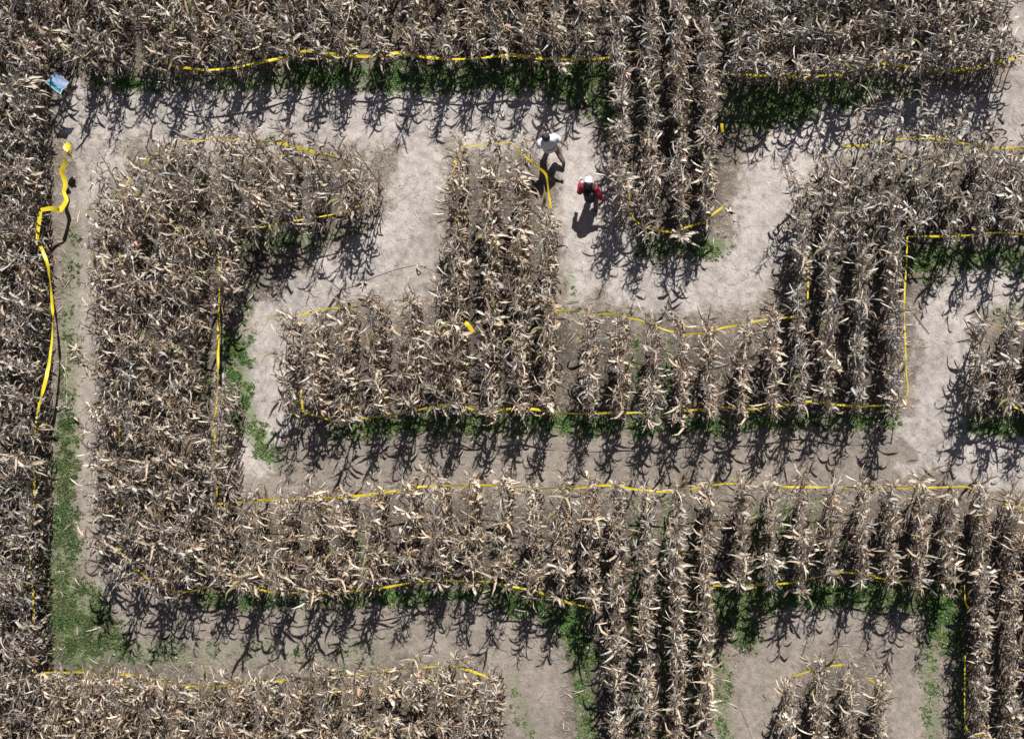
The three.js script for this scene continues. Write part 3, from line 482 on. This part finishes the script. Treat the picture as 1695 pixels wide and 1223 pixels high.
// ---------------------------------------------------------------- printed sheet on a stake
{
  const c = aloft(92, 135, 1.35), o = V(c.x - 0.08, 0, c.z - 0.06), t = thing('printed_sign', 'creased blue and white printed sheet on a stake at the top left path corner', 'sign', o);
  const W = 128, Hh = 128, d = new Uint8Array(W * Hh * 4);
  for (let j = 0; j < Hh; j++) for (let i = 0; i < W; i++) {
    const u = i / W, v = j / Hh, n = fbm(u * 6, v * 6), teal = smooth(0.3, 0.2, u + 0.12 * (n - 0.5)) * smooth(0.5, 0.4, Math.abs(v - 0.42)), edge = (u < 0.045 || u > 0.965 || v < 0.04 || v > 0.96) ? 1 : 0, dk = smooth(0.52, 0.62, fbm(u * 9 + 4, v * 9)) * (u > 0.16 && u < 0.34 ? 0.5 : 0.08);
    let q = [lerp(150, 215, n), lerp(182, 228, n), lerp(238, 250, n)]; q = [lerp(q[0], 60, teal), lerp(q[1], 180, teal), lerp(q[2], 190, teal)]; if (edge) q = [225, 240, 245];
    const oo = (j * W + i) * 4; for (let k = 0; k < 3; k++) d[oo + k] = q[k] * (1 - dk); d[oo + 3] = 255;
  }
  const mt = new THREE.DataTexture(d, W, Hh); mt.magFilter = THREE.LinearFilter; mt.colorSpace = THREE.SRGBColorSpace; mt.needsUpdate = true;
  const mat = new THREE.MeshPhysicalMaterial({ map: mt, roughness: 0.45, transmission: 0.15, thickness: 0, side: THREE.DoubleSide });
  const w = 0.38, h = 0.4, pos = [], uv = [], idx = [], N = 10, ex = V(0.63, 0, -0.78), nrm = V(0.78, 0, 0.63);
  for (let j = 0; j <= N; j++) for (let i = 0; i <= N; i++) {
    const u = i / N, v = j / N, cr = 0.05 * Math.abs(((u * 1.6 + v * 0.7) % 1) - 0.5) + 0.03 * Math.abs(((u * 2.1 - v * 1.3 + 3) % 1) - 0.5) + 0.05 * u * v, p = c.clone().sub(o).addScaledVector(ex, (u - 0.5) * w).addScaledVector(nrm, cr - (v - 0.5) * 0.36); p.y += (v - 0.5) * h * 0.72;
    pos.push(p.x, p.y, p.z); uv.push(u, v); if (i < N && j < N) { const a = j * (N + 1) + i; idx.push(a, a + 1, a + N + 1, a + 1, a + N + 2, a + N + 1); }
  }
  part('sheet', geo(pos, idx, null, uv), mat, t);
  const sg = new THREE.BoxGeometry(0.035, 1.68, 0.02), sm = new THREE.MeshStandardMaterial({ color: new THREE.Color().setRGB(0.33, 0.25, 0.16), roughness: 0.9 });
  const st = part('stake', sg, sm, t); st.position.set(0, 0.84, 0); st.rotation.y = 0.9;
}

// ---------------------------------------------------------------- people
function surface(f, lo, hi, cell, color) {   // surface nets round f < 0
  const n = [0, 1, 2].map(k => Math.ceil((hi.getComponent(k) - lo.getComponent(k)) / cell) + 1), [nx, ny, nz] = n, F = new Float32Array(nx * ny * nz);
  for (let k = 0; k < nz; k++) for (let j = 0; j < ny; j++) for (let i = 0; i < nx; i++) F[(k * ny + j) * nx + i] = f(lo.x + i * cell, lo.y + j * cell, lo.z + k * cell);
  const id = new Int32Array(nx * ny * nz).fill(-1), pos = [], nor = [], col = [], idx = [], e = cell * 0.5;
  for (let k = 0; k < nz - 1; k++) for (let j = 0; j < ny - 1; j++) for (let i = 0; i < nx - 1; i++) {
    let sx = 0, sy = 0, sz = 0, c = 0; const at = (a, b, d) => F[((k + d) * ny + j + b) * nx + i + a];
    for (let q = 0; q < 12; q++) { const ax = q >> 2, u = q & 1, v = (q >> 1) & 1, A = ax === 0 ? [0, u, v] : ax === 1 ? [u, 0, v] : [u, v, 0], B = A.slice(); B[ax] = 1; const fa = at(...A), fb = at(...B); if ((fa < 0) !== (fb < 0)) { const t = fa / (fa - fb); sx += lerp(A[0], B[0], t); sy += lerp(A[1], B[1], t); sz += lerp(A[2], B[2], t); c++; } }
    if (!c) continue;
    id[(k * ny + j) * nx + i] = pos.length / 3; const x = lo.x + (i + sx / c) * cell, y = lo.y + (j + sy / c) * cell, z = lo.z + (k + sz / c) * cell; pos.push(x, y, z);
    const g = V(f(x + e, y, z) - f(x - e, y, z), f(x, y + e, z) - f(x, y - e, z), f(x, y, z + e) - f(x, y, z - e)).normalize(); nor.push(g.x, g.y, g.z); if (color) col.push(...color(x, y, z));
  }
  for (let k = 1; k < nz - 1; k++) for (let j = 1; j < ny - 1; j++) for (let i = 1; i < nx - 1; i++) {
    const a = F[(k * ny + j) * nx + i] < 0, I = (x, y, z) => id[(z * ny + y) * nx + x], quad = (p, q, r, s, flip) => { if (p < 0 || q < 0 || r < 0 || s < 0) return; flip ? idx.push(p, r, q, p, s, r) : idx.push(p, q, r, p, r, s); };
    if (a !== F[(k * ny + j) * nx + i + 1] < 0) quad(I(i, j - 1, k - 1), I(i, j, k - 1), I(i, j, k), I(i, j - 1, k), !a);
    if (a !== F[(k * ny + j + 1) * nx + i] < 0) quad(I(i - 1, j, k - 1), I(i - 1, j, k), I(i, j, k), I(i, j, k - 1), !a);
    if (a !== F[((k + 1) * ny + j) * nx + i] < 0) quad(I(i - 1, j - 1, k), I(i, j - 1, k), I(i, j, k), I(i - 1, j, k), !a);
  }
  const g = new THREE.BufferGeometry(); g.setAttribute('position', new THREE.Float32BufferAttribute(pos, 3)); g.setAttribute('normal', new THREE.Float32BufferAttribute(nor, 3)); if (color) g.setAttribute('color', new THREE.Float32BufferAttribute(col, 3)); g.setIndex(idx); return g;
}
const smin = (a, b, k) => { const h = clamp(0.5 + 0.5 * (b - a) / k); return lerp(b, a, h) - k * h * (1 - h); };
function cap(x, y, z, [a, b, ra, rb]) { const ax = b.x - a.x, ay = b.y - a.y, az = b.z - a.z, px = x - a.x, py = y - a.y, pz = z - a.z, t = clamp((px * ax + py * ay + pz * az) / (ax * ax + ay * ay + az * az + 1e-9)); return Math.hypot(px - t * ax, py - t * ay, pz - t * az) - lerp(ra, rb, t); }
const blob = (list, k, grow = 0) => (x, y, z) => { let d = 1e3; for (const c of list) d = smin(d, cap(x, y, z, c), k); return d - grow; };
const boxOf = (list, m) => { const lo = V(9, 9, 9), hi = V(-9, -9, -9); for (const [a, b, ra, rb] of list) for (const [p, r] of [[a, ra], [b, rb]]) { lo.min(p.clone().subScalar(r + m)); hi.max(p.clone().addScalar(r + m)); } return [lo, hi]; };
function handCaps(w, dir, palmN, thumbSide, curl) {   // palm, four fingers of unequal length, a thumb from the side of the palm
  const d = dir.clone().normalize(), n = palmN.clone().addScaledVector(d, -palmN.dot(d)).normalize(), s = d.clone().cross(n).normalize().multiplyScalar(thumbSide), out = [], P2 = (f, l, u) => w.clone().addScaledVector(d, f).addScaledVector(s, l).addScaledVector(n, u);
  for (const l of [-0.027, -0.009, 0.009, 0.027]) out.push([P2(0, l * 0.6, 0), P2(0.085, l, 0), 0.015, 0.0125]);
  [[-0.03, 0.058], [-0.01, 0.074], [0.01, 0.08], [0.03, 0.07]].forEach(([l, L]) => { let p = P2(0.088, l, 0), a = 0; for (let k = 0; k < 3; k++) { a += curl; const q = p.clone().addScaledVector(d, Math.cos(a) * L / 2.6).addScaledVector(n, Math.sin(a) * L / 2.6); out.push([p, q, 0.0092 - k * 0.0006, 0.0088 - k * 0.0008]); p = q; } });
  const t0 = P2(0.025, 0.028, 0.004), t1 = P2(0.055, 0.052, 0.014), t2 = P2(0.085, 0.06, 0.026); out.push([t0, t1, 0.012, 0.0105], [t1, t2, 0.0105, 0.0088]); return out;
}
function person(label, pos, turn, J, look) {
  for (const k in J) if (J[k].isVector3 && !/^(hand|palm)/.test(k)) J[k].multiplyScalar(look.size);
  const t = thing('person', label, 'person', pos, turn), sk = look.skin, m = c => new THREE.MeshStandardMaterial({ color: new THREE.Color().setRGB(...c), roughness: 0.75 });
  const hd = J.head, hx = J.face ?? 0, tilt = (x, y, z) => V(hd.x + x, hd.y + y * Math.cos(hx) + z * Math.sin(hx), hd.z + z * Math.cos(hx) - y * Math.sin(hx));   // the face looks towards -z
  const head = [[tilt(0, 0.035, 0.012), tilt(0, 0.03, -0.012), 0.083, 0.08], [tilt(0, -0.045, -0.035), tilt(0, -0.075, -0.05), 0.058, 0.042], [tilt(0, 0.0, -0.09), tilt(0, -0.028, -0.105), 0.011, 0.014], [tilt(0.078, 0.015, 0.005), tilt(0.083, -0.02, 0.0), 0.014, 0.011], [tilt(-0.078, 0.015, 0.005), tilt(-0.083, -0.02, 0.0), 0.014, 0.011], [tilt(-0.018, -0.058, -0.09), tilt(0.018, -0.058, -0.09), 0.008, 0.008]];
  const neck = [J.neck, tilt(0, -0.05, 0.01), 0.058, 0.054];
  const torso = [[J.pelvis, J.waist, 0.125, 0.12], [J.pelvis.clone().add(V(0.06, -0.02, 0)), J.waist.clone().add(V(0.04, 0, 0)), 0.11, 0.1], [J.pelvis.clone().add(V(-0.06, -0.02, 0)), J.waist.clone().add(V(-0.04, 0, 0)), 0.11, 0.1], [J.waist, J.chest, 0.115, 0.125], [J.waist.clone().add(V(0.05, 0, 0)), J.chest.clone().add(V(0.07, 0, 0)), 0.09, 0.105], [J.waist.clone().add(V(-0.05, 0, 0)), J.chest.clone().add(V(-0.07, 0, 0)), 0.09, 0.105], [J.chest, J.neck, 0.11, 0.06], [J.neck, J.shL, 0.06, 0.062], [J.neck, J.shR, 0.06, 0.062]];
  const arm = s => [[J['sh' + s], J['el' + s], 0.054, 0.042], [J['el' + s], J['wr' + s], 0.042, 0.027]], leg = s => [[J['hip' + s], J['kn' + s], 0.092, 0.062], [J['kn' + s], J['an' + s], 0.062, 0.042]], foot = s => [[J['an' + s], J['heel' + s], 0.04, 0.036], [J['heel' + s], J['toe' + s], 0.038, 0.03]];
  const body = [...torso, neck, ...arm('L'), ...arm('R'), ...leg('L'), ...leg('R'), ...foot('L'), ...foot('R')];
  const hands = ['L', 'R'].map(s => handCaps(J['wr' + s], J['hand' + s], J['palm' + s], s === 'L' ? -1 : 1, look.curl ?? 0.4));
  const [lo, hi] = boxOf(body, 0.03), [hl, hh] = boxOf(head, 0.03);
  part('body', mergeGeometries([surface(blob(body, 0.03), lo, hi, 0.012), surface(blob([...head, neck], 0.022), hl, hh, 0.005), ...hands.map(hc => { const [a, b] = boxOf(hc, 0.012); return surface(blob(hc, 0.006), a, b, 0.0035); })]), m(sk), t);
  for (const s of [-1, 1]) { const g = new THREE.SphereGeometry(0.0115, 10, 8), p = tilt(0.031 * s, 0.004, -0.087); part('eye', g.translate(p.x, p.y, p.z), m([0.1, 0.07, 0.05]), t); }
  // clothes follow the body
  const sl = s => look.sleeve < 1 ? [[J['sh' + s], J['sh' + s].clone().lerp(J['el' + s], look.sleeve * 1.0), 0.062, 0.058]] : [[J['sh' + s], J['el' + s], 0.058, 0.048], [J['el' + s], J['el' + s].clone().lerp(J['wr' + s], 0.92), 0.048, 0.036]];
  const wave = (x, y, z) => 0.006 * Math.sin(x * 41 + y * 23) * Math.sin(z * 37 + y * 31);
  const shirtB = blob([...torso, ...sl('L'), ...sl('R')], 0.035, look.loose), hem = J.pelvis.y - 0.02, nk = J.neck;
  const shirt = (x, y, z) => Math.max(shirtB(x, y, z) + wave(x, y, z), hem - y, 0.062 - Math.hypot(x - nk.x, (y - nk.y - 0.075), z - nk.z + 0.01));
  const sb = boxOf([...torso, ...sl('L'), ...sl('R')], 0.08);
  const shirtMesh = part(look.topName, surface(shirt, sb[0], sb[1], 0.012), m(look.top), t);
  const trB = blob([[J.pelvis, J.waist, 0.125, 0.11], [J.pelvis.clone().add(V(0.06, -0.02, 0)), J.waist.clone().add(V(0.04, 0, 0)), 0.11, 0.1], [J.pelvis.clone().add(V(-0.06, -0.02, 0)), J.waist.clone().add(V(-0.04, 0, 0)), 0.11, 0.1], ...leg('L'), ...leg('R')].map(c => [c[0], c[1], c[2] * 1.02, c[3] * 1.12]), 0.035, 0.014);
  const tb = boxOf([...leg('L'), ...leg('R'), [J.pelvis, J.waist, 0.17, 0.17]], 0.06);
  part('trousers', surface((x, y, z) => Math.max(trB(x, y, z) + wave(x, y, z), y - J.waist.y), tb[0], tb[1], 0.012), m(look.legs), t);
  for (const s of ['L', 'R']) { const fb = foot(s).map(c => [c[0], c[1], c[2] + 0.012, c[3] + 0.012]), [a, b] = boxOf(fb, 0.02), f = blob(fb, 0.02); const up = J['an' + s].clone().sub(J['heel' + s]).normalize(), top = J['an' + s]; part('shoe', surface((x, y, z) => Math.max(f(x, y, z), (x - top.x) * up.x + (y - top.y) * up.y + (z - top.z) * up.z - 0.02), a, b, 0.008), m(look.shoe), t); }
  // hair: a cap of hair over the skull, open at the face, longer at the nape
  const hs = [[tilt(0, 0.04, 0.016), tilt(0, 0.034, -0.012), 0.106, 0.103], [tilt(0, 0.02, 0.03), tilt(0, look.hairLow, 0.045), 0.085, look.hairLow < -0.1 ? 0.075 : 0.055]], hf = blob(hs, 0.03), [a, b] = boxOf(hs, 0.03);
  const up = tilt(0, 1, 0).sub(hd), fw = tilt(0, 0, -1).sub(hd);
  const hair = (x, y, z) => { const dx = x - hd.x, dy = y - hd.y, dz = z - hd.z, f = dx * fw.x + dy * fw.y + dz * fw.z, u = dx * up.x + dy * up.y + dz * up.z; return Math.max(hf(x, y, z) + 0.004 * Math.sin(x * 160 + z * 50) * Math.sin(z * 120), f - 0.035 - 0.5 * Math.max(0, u - 0.03), -(u - look.hairLow + 0.03)); };
  part('hair', surface(hair, a, b, 0.006), new THREE.MeshStandardMaterial({ color: new THREE.Color().setRGB(...look.hair), roughness: 0.42 }), t);
  return { t, tilt, m, shirtMesh, hem };
}
{ // first walker: white shirt, in mid-stride towards the north-west
  const J = { pelvis: V(0, 0.93, 0.02), waist: V(0, 1.06, 0), chest: V(0, 1.29, -0.03), neck: V(0, 1.47, -0.04), head: V(0, 1.63, -0.08), face: -0.25,
    shL: V(-0.185, 1.415, -0.05), elL: V(-0.26, 1.17, -0.08), wrL: V(-0.31, 1.05, -0.27), handL: V(-0.2, -0.25, -0.9), palmL: V(0.8, -0.4, 0),
    shR: V(0.185, 1.42, 0.0), elR: V(0.29, 1.18, 0.06), wrR: V(0.36, 1.08, 0.22), handR: V(0.3, -0.5, 0.75), palmR: V(-0.7, -0.5, 0),
    hipL: V(-0.09, 0.89, 0), knL: V(-0.1, 0.5, -0.2), anL: V(-0.08, 0.085, -0.2), heelL: V(-0.08, 0.05, -0.17), toeL: V(-0.09, 0.042, -0.35),
    hipR: V(0.09, 0.89, 0.03), knR: V(0.11, 0.5, 0.06), anR: V(0.11, 0.25, 0.34), heelR: V(0.11, 0.24, 0.39), toeR: V(0.12, 0.07, 0.36) };
  const foot = V(gx(917), 0, gz(255)), turn = 0.5, w = person('walker in a white short-sleeved shirt, brown trousers and dark shoes striding along the path', foot, turn, J,
    { skin: [0.25, 0.13, 0.085], sleeve: 0.66, loose: 0.04, size: 0.93, topName: 'shirt', top: [0.8, 0.8, 0.82], legs: [0.2, 0.155, 0.125], shoe: [0.045, 0.04, 0.035], hair: [0.014, 0.011, 0.012], hairLow: -0.06 });
  // dark print low on the back of the shirt
  const pm = w.m([0.06, 0.07, 0.12]), r = rng(5);
  const gs = []; for (let k = 0; k < 9; k++) { const b = new THREE.BoxGeometry(U(r, 0.012, 0.035), U(r, 0.012, 0.03), 0.006); b.translate(-0.11 + k * 0.028, 1.06 + U(r, -0.02, 0.02), 0); gs.push(b); }
  const pg = mergeGeometries(gs), pp = pg.attributes.position; for (let i = 0; i < pp.count; i++) { const x = pp.getX(i); pp.setZ(i, pp.getZ(i) + 0.168 - 2.2 * x * x * 0.9); } part('shirt_print', pg, pm, w.t);
}
{ // second walker: white cap, red sleeves, dark rucksack
  const J = { pelvis: V(0, 0.87, 0), waist: V(0, 1.0, -0.01), chest: V(0, 1.2, -0.05), neck: V(0, 1.36, -0.08), head: V(0.0, 1.51, -0.13), face: -0.3,
    shL: V(-0.165, 1.31, -0.07), elL: V(-0.27, 1.1, 0.04), wrL: V(-0.3, 1.06, -0.17), handL: V(0.1, 0.1, -1), palmL: V(0.8, 0.5, 0),
    shR: V(0.165, 1.31, -0.07), elR: V(0.26, 1.12, 0.02), wrR: V(0.33, 0.93, 0.13), handR: V(0.3, -0.8, 0.45), palmR: V(-0.8, -0.2, 0),
    hipL: V(-0.08, 0.83, 0), knL: V(-0.09, 0.45, -0.13), anL: V(-0.08, 0.085, -0.06), heelL: V(-0.08, 0.048, -0.03), toeL: V(-0.09, 0.042, -0.19),
    hipR: V(0.08, 0.83, 0.02), knR: V(0.1, 0.44, 0.03), anR: V(0.12, 0.15, 0.26), heelR: V(0.12, 0.12, 0.31), toeR: V(0.13, 0.042, 0.19) };
  const foot = V(gx(982), 0, gz(331)), turn = -0.12, w = person('walker in a white cap and red long sleeves with arms held out, following the path', foot, turn, J,
    { skin: [0.28, 0.15, 0.1], sleeve: 1, loose: 0.022, size: 0.9, topName: 'jumper', top: [0.36, 0.018, 0.04], legs: [0.17, 0.14, 0.145], shoe: [0.05, 0.045, 0.05], hair: [0.02, 0.015, 0.014], hairLow: -0.16 });
  const cm = w.m([0.85, 0.85, 0.86]), cs = [[w.tilt(0, 0.05, -0.012), w.tilt(0, 0.045, -0.03), 0.11, 0.107]], cf = blob(cs, 0.02), [a, b] = boxOf(cs, 0.03), hd = J.head, c = part('cap', surface((x, y, z) => { const u = (y - hd.y) * Math.cos(0.3) - (z - hd.z) * Math.sin(0.3) * 1; return Math.max(cf(x, y, z), 0.05 - u + 1.6 * Math.max(0, z - hd.z + 0.045)); }, a, b, 0.007), cm, w.t);
  const bs = new THREE.Shape(); bs.moveTo(-0.085, 0); bs.bezierCurveTo(-0.085, 0.09, -0.05, 0.12, 0, 0.12); bs.bezierCurveTo(0.05, 0.12, 0.085, 0.09, 0.085, 0); bs.quadraticCurveTo(0, 0.03, -0.085, 0);
  const bg = new THREE.ExtrudeGeometry(bs, { depth: 0.006, bevelEnabled: true, bevelSize: 0.002, bevelThickness: 0.002, bevelSegments: 1 }); bg.rotateX(-Math.PI / 2); const bq = w.tilt(0, 0.07, -0.075); bg.rotateX(-0.3 + 0.1); bg.translate(bq.x, bq.y, bq.z); part('brim', bg, cm, c);
  const vc = [[J.pelvis, J.waist, 0.13, 0.12], [J.waist.clone().add(V(0.05, 0, 0)), J.chest.clone().add(V(0.075, 0, 0)), 0.1, 0.11], [J.waist.clone().add(V(-0.05, 0, 0)), J.chest.clone().add(V(-0.075, 0, 0)), 0.1, 0.11], [J.chest, J.neck, 0.12, 0.066], [J.neck, V(-0.1, 1.2, -0.07), 0.062, 0.06], [J.neck, V(0.1, 1.2, -0.07), 0.062, 0.06]], vf = blob(vc, 0.03, 0.034), vb = boxOf(vc, 0.07);
  part('vest', surface((x, y, z) => Math.max(vf(x, y, z), 0.75 - y, 0.07 - Math.hypot(x, y - 1.3, z + 0.08)), vb[0], vb[1], 0.012), w.m([0.03, 0.026, 0.028]), w.t);
  // rucksack worn on the back
  const world = v => v.clone().applyAxisAngle(V(0, 1, 0), turn).add(foot), bp = thing('backpack', 'dark backpack worn by the walker in the white cap', 'backpack', world(V(0, 0, 0.155)), turn), dm = w.m([0.032, 0.028, 0.03]);
  const pk = [[V(-0.08, 0.9, 0), V(-0.08, 1.3, -0.07), 0.095, 0.08], [V(0.08, 0.9, 0), V(0.08, 1.3, -0.07), 0.095, 0.08], [V(0, 0.91, 0.02), V(0, 1.33, -0.06), 0.11, 0.09]], pb = boxOf(pk, 0.03);
  bp.scale.set(0.8, 0.87, 0.8);
  const bag = part('bag', surface(blob(pk, 0.04), pb[0], pb[1], 0.012), dm, bp), pc = [[V(-0.06, 0.95, 0.085), V(0.06, 0.95, 0.085), 0.05, 0.05], [V(-0.06, 1.02, 0.075), V(0.06, 1.02, 0.075), 0.045, 0.045]], pcb = boxOf(pc, 0.03); part('pocket', surface(blob(pc, 0.03), pcb[0], pcb[1], 0.012), dm, bp);
  for (const s of [-1, 1]) part('strap', new THREE.TubeGeometry(new THREE.CatmullRomCurve3([V(0.08 * s, 1.25, -0.06), V(0.1 * s, 1.385, -0.18), V(0.11 * s, 1.36, -0.33), V(0.12 * s, 1.18, -0.39), V(0.15 * s, 1.02, -0.3), V(0.15 * s, 0.95, -0.1)]), 20, 0.018, 6), dm, bp);
  // folded paper in the left hand
  const hp = world(J.wrL.clone().add(V(0.02, 0.02, -0.12))), fp = new THREE.BoxGeometry(0.09, 0.006, 0.14), pt = new THREE.Mesh(mergeGeometries([fp, new THREE.BoxGeometry(0.085, 0.005, 0.14).rotateZ(0.18).translate(0.0, 0.014, 0)]), w.m([0.8, 0.8, 0.78]));
  pt.name = 'folded_paper'; pt.position.copy(hp); pt.rotation.set(0.3, turn, 0.1); pt.castShadow = true; scene.add(pt); tag(pt, 'folded white paper held in the left hand of the walker in red', 'paper');
}
console.log('single', single.length, 'mass', mass.length);
renderer.render(scene, camera);
